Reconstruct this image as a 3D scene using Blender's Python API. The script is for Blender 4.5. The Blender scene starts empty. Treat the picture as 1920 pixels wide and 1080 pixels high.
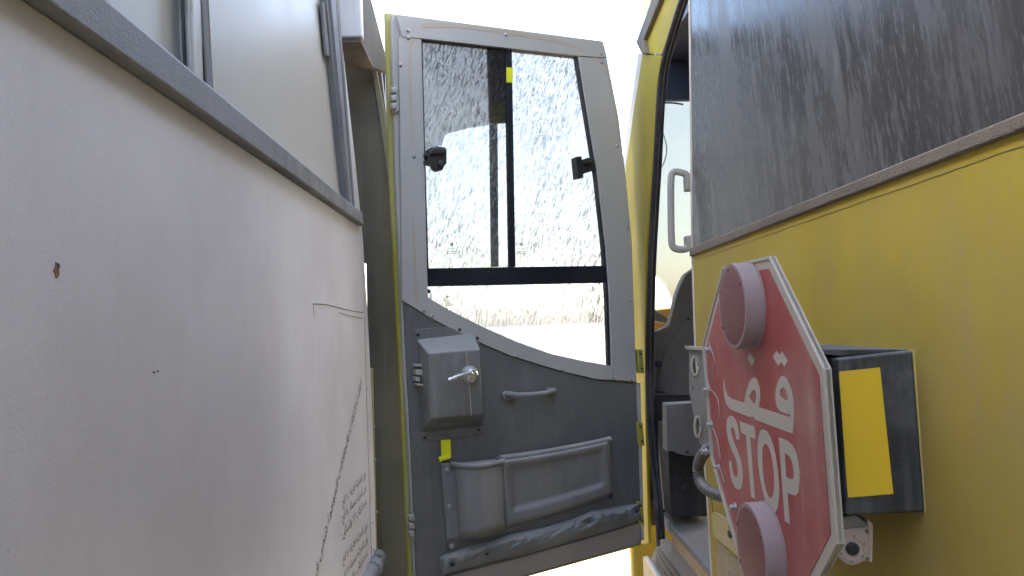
import bpy, bmesh, math, random
from mathutils import Vector, Matrix, noise
from mathutils.geometry import tessellate_polygon
random.seed(7)
SC = bpy.context.scene
COL = SC.collection

# ------------------------------------------------------------------ camera
FPX = 1390.0                      # focal length in pixels of a 1920 px wide picture
VPX, VPY = 928.0, 608.0           # where the buses' long direction (+Y) vanishes
ROLL = math.radians(2.4)
CAMZ = 1.55
_d = Vector((VPX-960, -(VPY-540), -FPX)).normalized()
_u = Vector((-math.sin(ROLL), math.cos(ROLL), 0)); _u = (_u - _d*_u.dot(_d)).normalized()
_x = _d.cross(_u)
W2C = Matrix((_x, _d, _u)).transposed()
C2W = W2C.transposed()
CAM = Vector((0, 0, CAMZ))
cd = bpy.data.cameras.new('camera'); co = bpy.data.objects.new('camera', cd); COL.objects.link(co)
co.matrix_world = Matrix.Translation(CAM) @ C2W.to_4x4()
cd.sensor_width = 36; cd.lens = FPX/1920*36; cd.clip_start = 0.02; cd.clip_end = 3000
SC.camera = co

# ------------------------------------------------------------------ sky, sun, exposure
SUN_EL, SUN_AZ = math.radians(35), math.radians(80)      # azimuth from +Y towards +X
w = bpy.data.worlds.new('World'); SC.world = w; w.use_nodes = True
nt = w.node_tree; nt.nodes.clear()
sky = nt.nodes.new('ShaderNodeTexSky'); sky.sky_type = 'NISHITA'; sky.sun_disc = False
sky.sun_elevation = SUN_EL; sky.sun_rotation = SUN_AZ
sky.air_density = 1.0; sky.dust_density = 2.5; sky.ozone_density = 1.0
bg = nt.nodes.new('ShaderNodeBackground'); bg.inputs[1].default_value = 0.15
wo = nt.nodes.new('ShaderNodeOutputWorld')
nt.links.new(sky.outputs[0], bg.inputs[0]); nt.links.new(bg.outputs[0], wo.inputs[0])
sl = bpy.data.lights.new('sun', 'SUN'); sl.energy = 4.0; sl.angle = math.radians(0.6); sl.color = (1, .95, .87)
so = bpy.data.objects.new('sun', sl); COL.objects.link(so)
sdir = Vector((math.sin(SUN_AZ)*math.cos(SUN_EL), math.cos(SUN_AZ)*math.cos(SUN_EL), math.sin(SUN_EL)))
so.rotation_euler = sdir.to_track_quat('Z', 'Y').to_euler(); so.location = (3, 3, 8)
vs = SC.view_settings; vs.view_transform = 'Standard'; vs.look = 'None'; vs.gamma = 1; vs.exposure = 3.25
SC.cycles.max_bounces = 10; SC.cycles.transparent_max_bounces = 16

# ------------------------------------------------------------------ measuring helpers (pixel of the 1920x1080 photo -> point on a known plane)
def ray(px, py): return C2W @ Vector((px-960, -(py-540), -FPX))
def on(px, py, o, n):
    r = ray(px, py); return CAM + r*((o-CAM).dot(n)/r.dot(n))
def PX(px, py, x): return on(px, py, Vector((x, 0, 0)), Vector((1, 0, 0)))
def PY(px, py, y): return on(px, py, Vector((0, y, 0)), Vector((0, 1, 0)))
class Frame:
    def __init__(s, o, n): s.o = Vector(o); s.n = Vector(n).normalized()
    def p(s, px, py, n=0.0): return on(px, py, s.o + s.n*n, s.n)
XL, XR, XP, XS = -0.33, 0.47, 0.492, 0.353      # white bus side, yellow bus side, its front post, stop sign face
LEFT = Frame((XL, 0, 0), (1, 0, 0)); RIGHT = Frame((XR, 0, 0), (-1, 0, 0))
POST = Frame((XP, 0, 0), (-1, 0, 0)); SIGN = Frame((XS, 0, 0), (-1, 0, 0))
HX, HY, FX, FY = 0.49, 2.46, -0.263, 2.08       # door: hinge end and free end
DOOR = Frame((HX, HY, 0), (HY-FY, -(HX-FX), 0))
DU = Vector((HX-FX, HY-FY, 0)).normalized()
def YF(y): return Frame((0, y, 0), (0, -1, 0))

# ------------------------------------------------------------------ mesh helpers
WO = {}
def place(o, parent, c):
    WO[o.name] = Vector(c)
    if parent is not None:
        o.parent = parent; o.location = Vector(c) - WO[parent.name]
    else: o.location = c
def empty(name, loc, label, cat, group=None):
    o = bpy.data.objects.new(name, None); COL.objects.link(o); o.empty_display_size = .2
    place(o, None, loc); o['label'] = label; o['category'] = cat
    if group: o['group'] = group
    return o
def mk(name, verts, faces, m, parent=None, smooth=False, bevel=0, seg=2, label=None, kind=None, fix=True):
    vs_ = [Vector(v) for v in verts]
    lo = Vector([min(v[i] for v in vs_) for i in range(3)]); hi = Vector([max(v[i] for v in vs_) for i in range(3)])
    c = (lo+hi)/2
    me = bpy.data.meshes.new(name); me.from_pydata([v-c for v in vs_], [], faces)
    if fix or bevel:
        bm = bmesh.new(); bm.from_mesh(me)
        if fix: bmesh.ops.recalc_face_normals(bm, faces=bm.faces)
        if bevel:
            es = [e for e in bm.edges if len(e.link_faces) == 2 and e.calc_face_angle(0) > .35]
            res = bmesh.ops.bevel(bm, geom=es, offset=bevel, segments=seg, profile=.6, affect='EDGES', clamp_overlap=True)
            for fc_ in res['faces']: fc_.smooth = True
        bm.to_mesh(me); bm.free()
    if smooth:
        for p in me.polygons: p.use_smooth = True
    me.materials.append(M[m])
    o = bpy.data.objects.new(name, me); COL.objects.link(o); place(o, parent, c)
    if label: o['label'] = label
    if kind: o['kind'] = kind
    return o
def prism(name, pts, vec, m, parent=None, **k):
    n = len(pts); v = [Vector(p) for p in pts] + [Vector(p)+Vector(vec) for p in pts]
    f = [list(range(n)), list(range(2*n-1, n-1, -1))] + [[i, (i+1) % n, n+(i+1) % n, n+i] for i in range(n)]
    return mk(name, v, f, m, parent, **k)
def pxp(name, px, fr, n1, n0, m, parent=None, **k):
    "polygon seen at pixels px on the frame's plane lifted by n1, thick down to n0"
    return prism(name, [fr.p(a, b, n1) for a, b in px], fr.n*(n0-n1), m, parent, **k)
def holed(name, loops, fr, n1, n0, m, parent=None, **k):
    L = [[fr.p(a, b, n1) for a, b in lp] for lp in loops]
    ax = max(range(3), key=lambda i: abs(fr.n[i])); ij = [i for i in range(3) if i != ax]
    tri = tessellate_polygon([[Vector((p[ij[0]], p[ij[1]], 0)) for p in lp] for lp in L])
    v = [p for lp in L for p in lp]; N = len(v); v2 = [p+fr.n*(n0-n1) for p in v]
    f = [list(t) for t in tri] + [[i+N for i in reversed(t)] for t in tri]
    b = 0
    for lp in L:
        q = len(lp); f += [[b+i, b+(i+1) % q, N+b+(i+1) % q, N+b+i] for i in range(q)]; b += q
    return mk(name, v+v2, f, m, parent, **k)
def box(name, a, b, m, parent=None, **k):
    (x0, y0, z0), (x1, y1, z1) = a, b
    return prism(name, [(x0, y0, z0), (x1, y0, z0), (x1, y1, z0), (x0, y1, z0)], (0, 0, z1-z0), m, parent, **k)
def smoothpath(pts, sub=6):
    out = []; P = [Vector(p) for p in pts]
    for i in range(len(P)-1):
        p0 = P[max(i-1, 0)]; p1 = P[i]; p2 = P[i+1]; p3 = P[min(i+2, len(P)-1)]
        for j in range(sub):
            t = j/sub
            out.append(.5*((2*p1)+(p2-p0)*t+(2*p0-5*p1+4*p2-p3)*t*t+(3*p1-p0-3*p2+p3)*t**3))
    return out+[P[-1]]
def tubegeo(pts, r, seg=10, ry=None):
    P = [Vector(p) for p in pts]; v = []; f = []; up = None
    for i, p in enumerate(P):
        t = (P[min(i+1, len(P)-1)]-P[max(i-1, 0)]).normalized()
        if up is None: up = Vector((0, 0, 1)) if abs(t.z) < .9 else Vector((0, 1, 0))
        s = t.cross(up).normalized(); up = s.cross(t).normalized()
        rr = r(i/(len(P)-1)) if callable(r) else r
        for k in range(seg):
            a = 2*math.pi*k/seg; v.append(p+s*math.cos(a)*rr+up*math.sin(a)*(ry if ry else rr))
    for i in range(len(P)-1):
        for k in range(seg):
            f.append([i*seg+k, i*seg+(k+1) % seg, (i+1)*seg+(k+1) % seg, (i+1)*seg+k])
    f.append(list(range(seg))); f.append([(len(P)-1)*seg+k for k in range(seg)])
    return v, f
def tube(name, pts, r, m, parent=None, seg=10, sub=5, ry=None, **k):
    v, f = tubegeo(smoothpath(pts, sub) if sub else pts, r, seg, ry)
    return mk(name, v, f, m, parent, smooth=True, **k)
def lathegeo(c, axis, prof, seg=20):
    "prof: (radius, height along axis)"
    a = Vector(axis).normalized(); s = a.orthogonal().normalized(); t = a.cross(s); c = Vector(c)
    v = []; f = []
    for r, h in prof:
        for k in range(seg):
            q = 2*math.pi*k/seg; v.append(c+a*h+(s*math.cos(q)+t*math.sin(q))*r)
    for i in range(len(prof)-1):
        for k in range(seg): f.append([i*seg+k, i*seg+(k+1) % seg, (i+1)*seg+(k+1) % seg, (i+1)*seg+k])
    f.append(list(range(seg))); f.append([(len(prof)-1)*seg+k for k in range(seg)])
    return v, f
def lathe(name, c, axis, prof, m, parent=None, seg=20, sharp=40, **k):
    v, f = lathegeo(c, axis, prof, seg); o = mk(name, v, f, m, parent, smooth=True, **k)
    try: o.data.set_sharp_from_angle(angle=math.radians(sharp))
    except Exception: pass
    return o
def screw(fr, px, py, n, parent, r=.0055, m='screw_metal', name='screw'):
    p = fr.p(px, py, n)
    return lathe(name, p-fr.n*.002, fr.n, [(r*1.05, 0), (r, .003), (r*.8, .0048), (r*.35, .0055), (r*.3, .0045)], m, parent, seg=12, sharp=60)
def grid(name, fn, nu, nv, m, parent=None, back=None, **k):
    v = []; f = []
    for j in range(nv+1):
        for i in range(nu+1): v.append(Vector(fn(i/nu, j/nv)))
    st = nu+1
    for j in range(nv):
        for i in range(nu): f.append([j*st+i, j*st+i+1, (j+1)*st+i+1, (j+1)*st+i])
    if back:
        ring = [i for i in range(nu+1)] + [j*st+nu for j in range(1, nv+1)] + [nv*st+i for i in range(nu-1, -1, -1)] + [j*st for j in range(nv-1, 0, -1)]
        b0 = len(v); v += [back(v[i]) for i in ring]; L = len(ring)
        f += [[ring[i], ring[(i+1) % L], b0+(i+1) % L, b0+i] for i in range(L)]
    return mk(name, v, f, m, parent, smooth=True, **k)
def ss(a, b, x):
    t = min(1, max(0, (x-a)/(b-a))); return t*t*(3-2*t)
def lerp(a, b, t): return a+(b-a)*t
def atl(p, q, y):
    "point of the line p-q at depth y"
    t = (y-p.y)/(q.y-p.y); return p+(q-p)*t

# ------------------------------------------------------------------ materials
M = {}
class NB:
    def __init__(s, name):
        s.m = bpy.data.materials.new(name); s.m.use_nodes = True; s.t = s.m.node_tree; s.t.nodes.clear()
        s.out = s.t.nodes.new('ShaderNodeOutputMaterial'); M[name] = s.m
        g = s.t.nodes.new('ShaderNodeNewGeometry'); s.pos = g.outputs['Position']; s.nor = g.outputs['Normal']
    def n(s, t): return s.t.nodes.new(t)
    def l(s, a, b): s.t.links.new(a, b)
    def put(s, sock, v):
        if isinstance(v, bpy.types.NodeSocket): s.l(v, sock)
        elif isinstance(v, (tuple, list)) and len(v) == 3 and sock.type == 'RGBA': sock.default_value = (*v, 1)
        else: sock.default_value = v
    def math(s, op, a, b=0.0, clamp=False):
        k = s.n('ShaderNodeMath'); k.operation = op; k.use_clamp = clamp; s.put(k.inputs[0], a); s.put(k.inputs[1], b); return k.outputs[0]
    def mapping(s, scale=(1, 1, 1), rot=(0, 0, 0), loc=(0, 0, 0)):
        q = s.n('ShaderNodeMapping'); s.l(s.pos, q.inputs[0]); q.inputs['Rotation'].default_value = rot; q.inputs['Location'].default_value = loc
        k = s.n('ShaderNodeMapping'); s.l(q.outputs[0], k.inputs[0]); k.inputs['Scale'].default_value = scale; return k.outputs[0]
    def noise(s, scale, vec=None, detail=4, rough=.55, dist=0):
        k = s.n('ShaderNodeTexNoise'); s.l(vec or s.pos, k.inputs['Vector']); k.inputs['Scale'].default_value = scale
        k.inputs['Detail'].default_value = detail; k.inputs['Roughness'].default_value = rough; k.inputs['Distortion'].default_value = dist
        return k.outputs[0]
    def ramp(s, v, a, b, lo=0.0, hi=1.0):
        k = s.n('ShaderNodeMapRange'); k.interpolation_type = 'SMOOTHSTEP'; s.put(k.inputs[0], v)
        k.inputs[1].default_value = a; k.inputs[2].default_value = b; k.inputs[3].default_value = lo; k.inputs[4].default_value = hi
        return k.outputs[0]
    def mix(s, f, a, b):
        k = s.n('ShaderNodeMix'); k.data_type = 'RGBA'; s.put(k.inputs[0], f); s.put(k.inputs[6], a); s.put(k.inputs[7], b); return k.outputs[2]
    def bsdf(s, color, rough, metal=0.0, spec=.4, bump=None, bstr=.3, bdist=.002, coat=0):
        p = s.n('ShaderNodeBsdfPrincipled'); s.put(p.inputs['Base Color'], color); s.put(p.inputs['Roughness'], rough)
        s.put(p.inputs['Metallic'], metal); s.put(p.inputs['Specular IOR Level'], spec); s.put(p.inputs['Coat Weight'], coat)
        if bump is not None:
            b = s.n('ShaderNodeBump'); b.inputs['Strength'].default_value = bstr; b.inputs['Distance'].default_value = bdist
            s.l(bump, b.inputs['Height']); s.l(b.outputs[0], p.inputs['Normal'])
        return p.outputs[0]
    def surf(s, sh): s.l(sh, s.out.inputs[0])
DUST = (.43, .39, .34)
def paint(name, base, rough=.5, metal=0.0, dust=DUST, damt=.35, streak=.25, settle=.55, spec=.35, var=.06, bstr=.25, bdist=.0015, speck=.0, speckcol=(.05, .045, .04), pscale=4.0, grain=420, wave=0.0):
    b = NB(name)
    n1 = b.noise(pscale, detail=7, rough=.6)
    n2 = b.noise(1.0, b.mapping((95, 95, 5)), detail=3)
    n2b = b.noise(1.0, b.mapping((26, 26, 1.6)), detail=4)
    n3 = b.noise(grain, detail=2)
    f = b.math('MULTIPLY', b.ramp(n1, .32, .72), damt*1.3)
    f = b.math('ADD', f, b.math('MULTIPLY', b.ramp(n2, .5, .8), streak*.8))
    f = b.math('ADD', f, b.math('MULTIPLY', b.ramp(n2b, .5, .78), streak))
    nz = b.n('ShaderNodeSeparateXYZ'); b.l(b.nor, nz.inputs[0])
    f = b.math('ADD', f, b.math('MULTIPLY', b.ramp(nz.outputs[2], .15, .8), settle))
    f = b.math('MULTIPLY', f, b.ramp(n3, .25, .7, .75, 1.15), True)
    dark = tuple(c*(1-var*2.2) for c in base); lite = tuple(min(1, c*(1+var)) for c in base)
    c0 = b.mix(b.ramp(b.noise(2.3, detail=6), .3, .7), dark, lite)
    c = b.mix(f, c0, dust)
    if speck:
        sp = b.ramp(b.noise(170, detail=3, rough=.7), .66, .72); sp = b.math('MULTIPLY', sp, b.ramp(b.noise(9, detail=3), .45, .65)); c = b.mix(b.math('MULTIPLY', sp, speck), c, speckcol)
    r = b.math('ADD', b.math('MULTIPLY', f, .35), rough, True)
    mt = b.math('MULTIPLY', b.math('SUBTRACT', 1.0, f), metal, True) if metal else 0.0
    hgt = b.math('ADD', n3, b.math('MULTIPLY', b.noise(60, detail=4), .8))
    if wave: hgt = b.math('ADD', hgt, b.math('MULTIPLY', b.noise(3.5, detail=2), 40*wave))
    b.surf(b.bsdf(c, r, mt, spec, hgt, bstr, bdist)); return b
paint('white_paint', (.74, .72, .765), .42, damt=.25, streak=.10, settle=.3, dust=(.56, .51, .50), var=.05, speck=.35, bstr=.14, wave=.3)
paint('white_edge', (.78, .78, .78), .5, damt=.25, streak=.2, var=.04)
paint('cream_panel', (.50, .49, .46), .35, damt=.18, streak=.06, dust=(.48, .455, .415), var=.02, speck=.15, bstr=.08)
paint('trim_metal', (.215, .22, .245), .55, damt=.45, streak=.4, dust=(.36, .36, .37), speck=1, speckcol=(.09, .09, .095), var=.2, bstr=.5, bdist=.0014, pscale=11, grain=420)
paint('rubber_grey', (.16, .165, .18), .7, damt=.4, streak=.3, dust=(.35, .35, .35), speck=.5, bstr=.5)
paint('crust', (.33, .33, .34), .9, damt=.3, dust=(.42, .41, .40), var=.3, bstr=.3)
paint('rust_metal', (.22, .17, .14), .8, damt=.4, dust=(.35, .30, .26), var=.35, bstr=.6, bdist=.003)
paint('grey_leaf', (.115, .105, .088), .6, damt=.4, streak=.45, dust=(.20, .18, .15), var=.1, speck=.2)
paint('leaf_edge', (.20, .185, .16), .7, damt=.4, streak=.35, var=.12, dust=(.30, .275, .24))
paint('yellow_paint', (.55, .41, .028), .62, spec=.12, damt=.55, streak=.2, settle=.5, dust=(.43, .325, .15), var=.12, bstr=.12, speck=.2, pscale=1.3, wave=.35)
paint('yellow_dusty', (.60, .47, .12), .5, damt=.5, streak=.3, dust=(.52, .45, .33), var=.06, bstr=.2, speck=.2)
paint('yellow_edge', (.40, .355, .05), .5, damt=.4, streak=.2, dust=(.50, .46, .25), bstr=.1)
paint('pillar_shaded_yellow', (.44, .335, .02), .65, spec=.1, damt=.2, streak=.25, settle=.3, dust=(.30, .235, .10), var=.1, bstr=.12, speck=.2)  # grimy, darkened copy of yellow_paint: shade painted into the front pillar's colour
paint('cream_edge', (.66, .58, .47), .6, damt=.3, streak=.2, dust=(.6, .54, .45))
paint('tan_trim', (.20, .155, .11), .8, damt=.4, streak=.2, dust=(.31, .26, .20), var=.18, bstr=.5, bdist=.003, speck=.3)
paint('scraped', (.46, .36, .24), .8, damt=.4, streak=.4, dust=(.60, .50, .33), var=.2, bstr=1, bdist=.006, speck=1, speckcol=(.10, .07, .05), grain=140)
paint('frame_grey', (.45, .43, .405), .42, damt=.12, streak=.08, dust=(.45, .42, .38), settle=.5, var=.04, bstr=.08)
paint('panel_dark', (.131, .130, .128), .42, damt=.22, streak=.2, dust=(.30, .29, .27), settle=.6, var=.1, bstr=.1, spec=.5)
paint('panel_low', (.33, .285, .26), .6, damt=.4, streak=.3, dust=(.32, .28, .25), settle=.5, var=.1, bstr=.2)
paint('box_grey', (.13, .13, .127), .55, damt=.35, streak=.2, dust=(.36, .345, .32), settle=.75, var=.08, bstr=.2)
paint('pocket_grey', (.205, .20, .20), .75, damt=.3, streak=.35, dust=(.33, .315, .30), settle=.75, var=.07, bstr=.35, bdist=.002)
paint('pad_grey', (.20, .20, .20), .7, damt=.5, streak=.3, dust=(.37, .36, .34), settle=.6, var=.2, bstr=.7, bdist=.004, speck=.9, grain=190)
paint('screw_metal', (.42, .42, .42), .35, metal=.7, damt=.4, streak=0, settle=.3)
paint('chrome', (.75, .74, .72), .14, metal=.95, damt=.2, streak=0, settle=.45, dust=(.5, .48, .44))
paint('zinc', (.45, .45, .43), .45, metal=.5, damt=.4, streak=.1)
paint('black_plastic', (.016, .016, .018), .4, damt=.12, streak=0, settle=.35, dust=(.28, .27, .26), bstr=.1)
paint('black_bar', (.012, .014, .02), .55, damt=.03, streak=0, settle=.1, bstr=.03, spec=.2)
paint('black_box', (.035, .036, .038), .45, damt=.42, streak=.3, settle=.6, dust=(.17, .17, .17), speck=.4, speckcol=(.4, .4, .4), pscale=14)
paint('black_steel', (.018, .018, .02), .6, damt=.2, streak=.15, settle=.4, dust=(.15, .145, .14), speck=.35, speckcol=(.22, .21, .2))
paint('gasket', (.014, .016, .022), .6, damt=.25, streak=.25, settle=.4, dust=(.2, .19, .19))
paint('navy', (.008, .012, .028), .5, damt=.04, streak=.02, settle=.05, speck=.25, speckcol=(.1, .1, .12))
paint('dash_grey', (.16, .155, .155), .65, damt=.25, streak=.2, settle=.5, dust=(.30, .29, .28), bstr=.2)
paint('floor_grey', (.20, .195, .185), .75, damt=.4, settle=.3, dust=(.32, .30, .28), bstr=.3)
paint('orange', (.62, .30, .03), .5, damt=.15, streak=.05)
paint('interior', (.10, .10, .10), .8)
paint('sign_red', (.36, .065, .06), .5, damt=.5, streak=.35, settle=.4, dust=(.45, .27, .22), var=.1, bstr=.12, pscale=6)
paint('sign_white', (.50, .45, .37), .55, damt=.25, streak=.18, dust=(.47, .41, .34), var=.06, bstr=.15, speck=.3)
paint('lamp_face', (.20, .07, .066), .6, damt=.45, streak=.2, dust=(.25, .145, .13), settle=.3, bstr=.15)
paint('lamp_body', (.28, .205, .195), .6, damt=.4, streak=.15, dust=(.36, .275, .255), settle=.4, var=.2, speck=1, speckcol=(.2, .12, .11), bstr=.3)
paint('sticker', (.84, .56, .04), .35, damt=.12, streak=.06, dust=(.66, .48, .12), settle=.1, bstr=.05)
paint('tape', (.86, .86, .02), .5, damt=.08, streak=0, dust=(.7, .68, .2), settle=.1)
paint('camera_pink', (.52, .40, .34), .6, damt=.3, streak=.1, dust=(.55, .46, .40), bstr=.15)
paint('camera_grey', (.30, .28, .26), .6, damt=.3)
paint('conduit', (.10, .10, .10), .5, metal=.3, damt=.3, streak=0, settle=.5)
paint('handle_worn', (.36, .34, .30), .6, damt=.4, streak=.1, dust=(.42, .38, .33), speck=1, speckcol=(.10, .09, .08), bstr=.6, bdist=.003, grain=260)
paint('text_ink', (.055, .053, .055), .7, damt=.25, streak=.1, dust=(.3, .29, .28), bstr=.05)
paint('scratch', (.05, .045, .042), .8, damt=.1, settle=0)
paint('rust_spot', (.17, .075, .035), .9, damt=.2, settle=.1, var=.5, bstr=.6)
paint('stain', (.47, .38, .28), .6, damt=.4, streak=.2, settle=.2, dust=(.46, .41, .36), bstr=.1)
paint('pale_wire', (.52, .36, .33), .6, damt=.2)
paint('sand', (.36, .31, .245), .95, damt=.4, settle=0, dust=(.42, .36, .285), bstr=.8, bdist=.02, grain=90)

def dusty_pane(name, tint, dcol, dens, ang, extra_film=0.0, haze=.10, thr=.56):
    "clear glass with dried splash streaks on it"
    b = NB(name)
    # axes in the pane: along the door and up; rotate so streaks lean
    d1 = b.mapping((190, 190, 36), (0, ang, 0)); d2 = b.mapping((90, 90, 15), (0, ang*.9, 0), (3, 1, 2))
    s1 = b.ramp(b.noise(1, d1, detail=3, rough=.6, dist=.6), thr, thr+.10)
    s2 = b.ramp(b.noise(1, d2, detail=4, rough=.65, dist=.4), thr+.02, thr+.15)
    patch = b.ramp(b.noise(3.2, detail=4), .36, .62)
    m = b.math('MULTIPLY', b.math('MAXIMUM', s1, b.math('MULTIPLY', s2, .8)), b.math('ADD', b.math('MULTIPLY', patch, .55), .45))
    m = b.math('MULTIPLY', m, dens, True)
    tr = b.n('ShaderNodeBsdfTransparent'); tr.inputs[0].default_value = (*tint, 1)
    tl = b.n('ShaderNodeBsdfTranslucent'); tl.inputs[0].default_value = (.66, .655, .64, 1)
    hz = b.math('MULTIPLY', b.ramp(b.noise(5, detail=4), .3, .7, .75, 1.2), haze, True)
    a = b.n('ShaderNodeMixShader'); b.l(hz, a.inputs[0]); b.l(tr.outputs[0], a.inputs[1]); b.l(tl.outputs[0], a.inputs[2])
    df = b.n('ShaderNodeBsdfDiffuse'); df.inputs[0].default_value = (*dcol, 1)
    c = b.n('ShaderNodeMixShader'); b.l(m, c.inputs[0]); b.l(a.outputs[0], c.inputs[1]); b.l(df.outputs[0], c.inputs[2])
    gl = b.n('ShaderNodeBsdfGlossy'); gl.inputs['Roughness'].default_value = .04
    fr = b.n('ShaderNodeFresnel'); fr.inputs[0].default_value = 1.45
    e = b.n('ShaderNodeMixShader'); b.l(b.math('MULTIPLY', fr.outputs[0], .7), e.inputs[0]); b.l(c.outputs[0], e.inputs[1]); b.l(gl.outputs[0], e.inputs[2])
    b.surf(e.outputs[0])
dusty_pane('pane_clear', (.675, .65, .62), (.60, .585, .57), .86, -.42, thr=.53, haze=.26)
dusty_pane('pane_low', (.90, .91, .93), (.58, .56, .53), .86, -.2, haze=.30, thr=.535)
dusty_pane('film', (.66, .645, .63), (.20, .20, .22), .0, -.42, haze=.05, thr=.53)
dusty_pane('frit', (.16, .16, .17), (.2, .2, .22), .05, -.4, haze=.03)
dusty_pane('windscreen', (.40, .395, .36), (.55, .54, .48), .03, .3, haze=.12)
dusty_pane('windscreen_wiped', (.98, .98, .98), (.5, .5, .45), .05, .3, haze=.02)
def side_glass():
    b = NB('side_glass')
    a_ = math.radians(9)
    m1 = b.mapping((1, 150, 22), (a_, 0, 0)); m2 = b.mapping((1, 14, 2.2), (a_, 0, 0), (2, 5, 1)); m3 = b.mapping((1, 330, 60), (a_*1.4, 0, 0)); m4 = b.mapping((1, 45, 6), (a_, 0, 0), (7, 1, 3))
    s = b.math('MULTIPLY', b.ramp(b.noise(1, m1, detail=4, rough=.65, dist=.6), .45, .75), .38)
    s = b.math('ADD', s, b.math('MULTIPLY', b.ramp(b.noise(1, m2, detail=3), .38, .70), .26))
    s = b.math('ADD', s, b.math('MULTIPLY', b.ramp(b.noise(1, m4, detail=4, rough=.6, dist=.3), .42, .74), .30))
    s = b.math('ADD', s, b.math('MULTIPLY', b.ramp(b.noise(1, m3, detail=3, rough=.7), .58, .74), .45))
    s = b.math('ADD', b.math('MULTIPLY', s, .68), .15, True)
    c = b.mix(s, (.014, .0135, .013), (.285, .268, .25))
    p = b.n('ShaderNodeBsdfPrincipled'); b.l(c, p.inputs['Base Color']); b.l(b.math('ADD', b.math('MULTIPLY', s, .75), .06), p.inputs['Roughness'])
    p.inputs['Specular IOR Level'].default_value = .22; p.inputs['Specular Tint'].default_value = (1, .95, .91, 1)
    bp = b.n('ShaderNodeBump'); bp.inputs['Strength'].default_value = .25; bp.inputs['Distance'].default_value = .001; b.l(s, bp.inputs['Height']); b.l(bp.outputs[0], p.inputs['Normal'])
    b.surf(p.outputs[0])
side_glass()
def stained_frame():
    "grey painted frame with brown water-line stains"
    return

# ------------------------------------------------------------------ ground
def gfn(s, t):
    x = (s*2-1); y = (t*2-1); x = 400*x*abs(x); y = 400*y*abs(y)
    return (x, y, .012*noise.noise(Vector((x*.8, y*.8, 0))) if abs(x)+abs(y) < 30 else 0)
g = grid('ground', gfn, 80, 80, 'sand'); g['kind'] = 'structure'

# ================================================================== WHITE BUS (left)
wb = empty('white_bus', (-1.55, -2.0, 0), 'white bus with grey-framed pale windows and small black Arabic lettering, on the left', 'bus')
ZR = 2.85
LP = LEFT.p
e1, e2 = LP(673, 424), LP(44, 0)          # trim lower edge
r1, r2 = LP(668, 398), LP(172, 0)         # trim ridge
t1, t2 = LP(653, 375), LP(199, 0)         # ledge top
YB = -5.0
def lo_(y): return atl(e1, e2, y)
edge = [LP(641, 71), LP(660, 240), LP(680, 440), LP(690, 600), LP(696, 720), LP(701, 860), LP(706, 1040), LP(708, 1140)]
topedge = edge[0] + (edge[0]-edge[1])*((ZR-edge[0].z)/(edge[0].z-edge[1].z))
def edge_at(z):
    L = [topedge]+edge+[Vector((XL, edge[-1].y-.01, .3))]
    for a, b in zip(L, L[1:]):
        if b.z <= z <= a.z: return lerp(a, b, (a.z-z)/(a.z-b.z))
    return L[-1]
# lower side panel
zc = e1.z
low = [edge_at(zc)] + [p for p in edge if p.z < zc] + [Vector((XL, edge[-1].y-.01, .32)), Vector((XL, YB, .32)), lo_(YB)]
TH = Vector((-.03, 0, 0))
prism('side_panel', low, TH, 'white_paint', wb, bevel=.0015)
# window apron behind the trim and above (frame wall above the windows is out of view)
upz = 2.52
prism('roof_cove', [edge_at(upz), edge_at(ZR-.12), (XL-.02, edge_at(ZR-.12).y, ZR-.12), (XL-.02, YB, ZR-.12), (XL, YB, upz)], TH, 'white_paint', wb)
fr_in = [LP(606, 0), LP(655, 378)]
def lineat_z(a, b, z): return a+(b-a)*((z-a.z)/(b.z-a.z))
fa = lineat_z(fr_in[0], fr_in[1], upz); fb = fr_in[1]
# front strip of the side between window frame and front edge
prism('front_post', [edge_at(upz), edge_at(1.98), edge_at(zc), lineat_z(LP(640, 0), LP(668, 398), zc-.0), lineat_z(LP(618, 0), LP(664, 398), upz)], TH, 'white_edge', wb, bevel=.001)
# trim band, ledge
d = .014
prism('window_trim', [e1+Vector((d, 0, 0)), r1+Vector((d, 0, 0)), atl(r1, r2, YB)+Vector((d, 0, 0)), lo_(YB)+Vector((d, 0, 0))], (-.04, 0, 0), 'trim_metal', wb, bevel=.004)
prism('window_ledge', [r1+Vector((.005, 0, -.004)), t1+Vector((-.004, 0, 0)), atl(t1, t2, YB)+Vector((-.004, 0, 0)), atl(r1, r2, YB)+Vector((.005, 0, -.004))], (-.03, 0, 0), 'trim_metal', wb, bevel=.003)
# panes
def quad_pane(name, pxs, n1, m):
    pts = [LP(a, b, n1) for a, b in pxs]
    return prism(name, pts, (-.006, 0, 0), m, wb)
def ztop(a, b, n=0): return lineat_z(LP(*a, n), LP(*b, n), upz)
def col_pts(pa, pb, n):          # vertical member edge through two pixels, cut at the ledge and the roof cove
    a = LP(*pa, n); b = LP(*pb, n)
    return lineat_z(a, b, upz), b
pt, pb_ = col_pts((607, 0), (655, 380), -.008); qt, qb = col_pts((392, 0), (402, 190), -.008)
prism('window_pane', [pt, pb_+Vector((0, 0, -.01)), qb+Vector((0, 0, -.02)), qt], (-.006, 0, 0), 'cream_panel', wb)
at_, ab = col_pts((338, 0), (343, 145), -.016)
prism('window_pane', [at_, ab+Vector((0, 0, -.03)), atl(ab, atl(t1, t2, -.5), -.6)+Vector((0, 0, -.03)), Vector((XL-.016, -.6, upz))], (-.006, 0, 0), 'cream_panel', wb)
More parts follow.
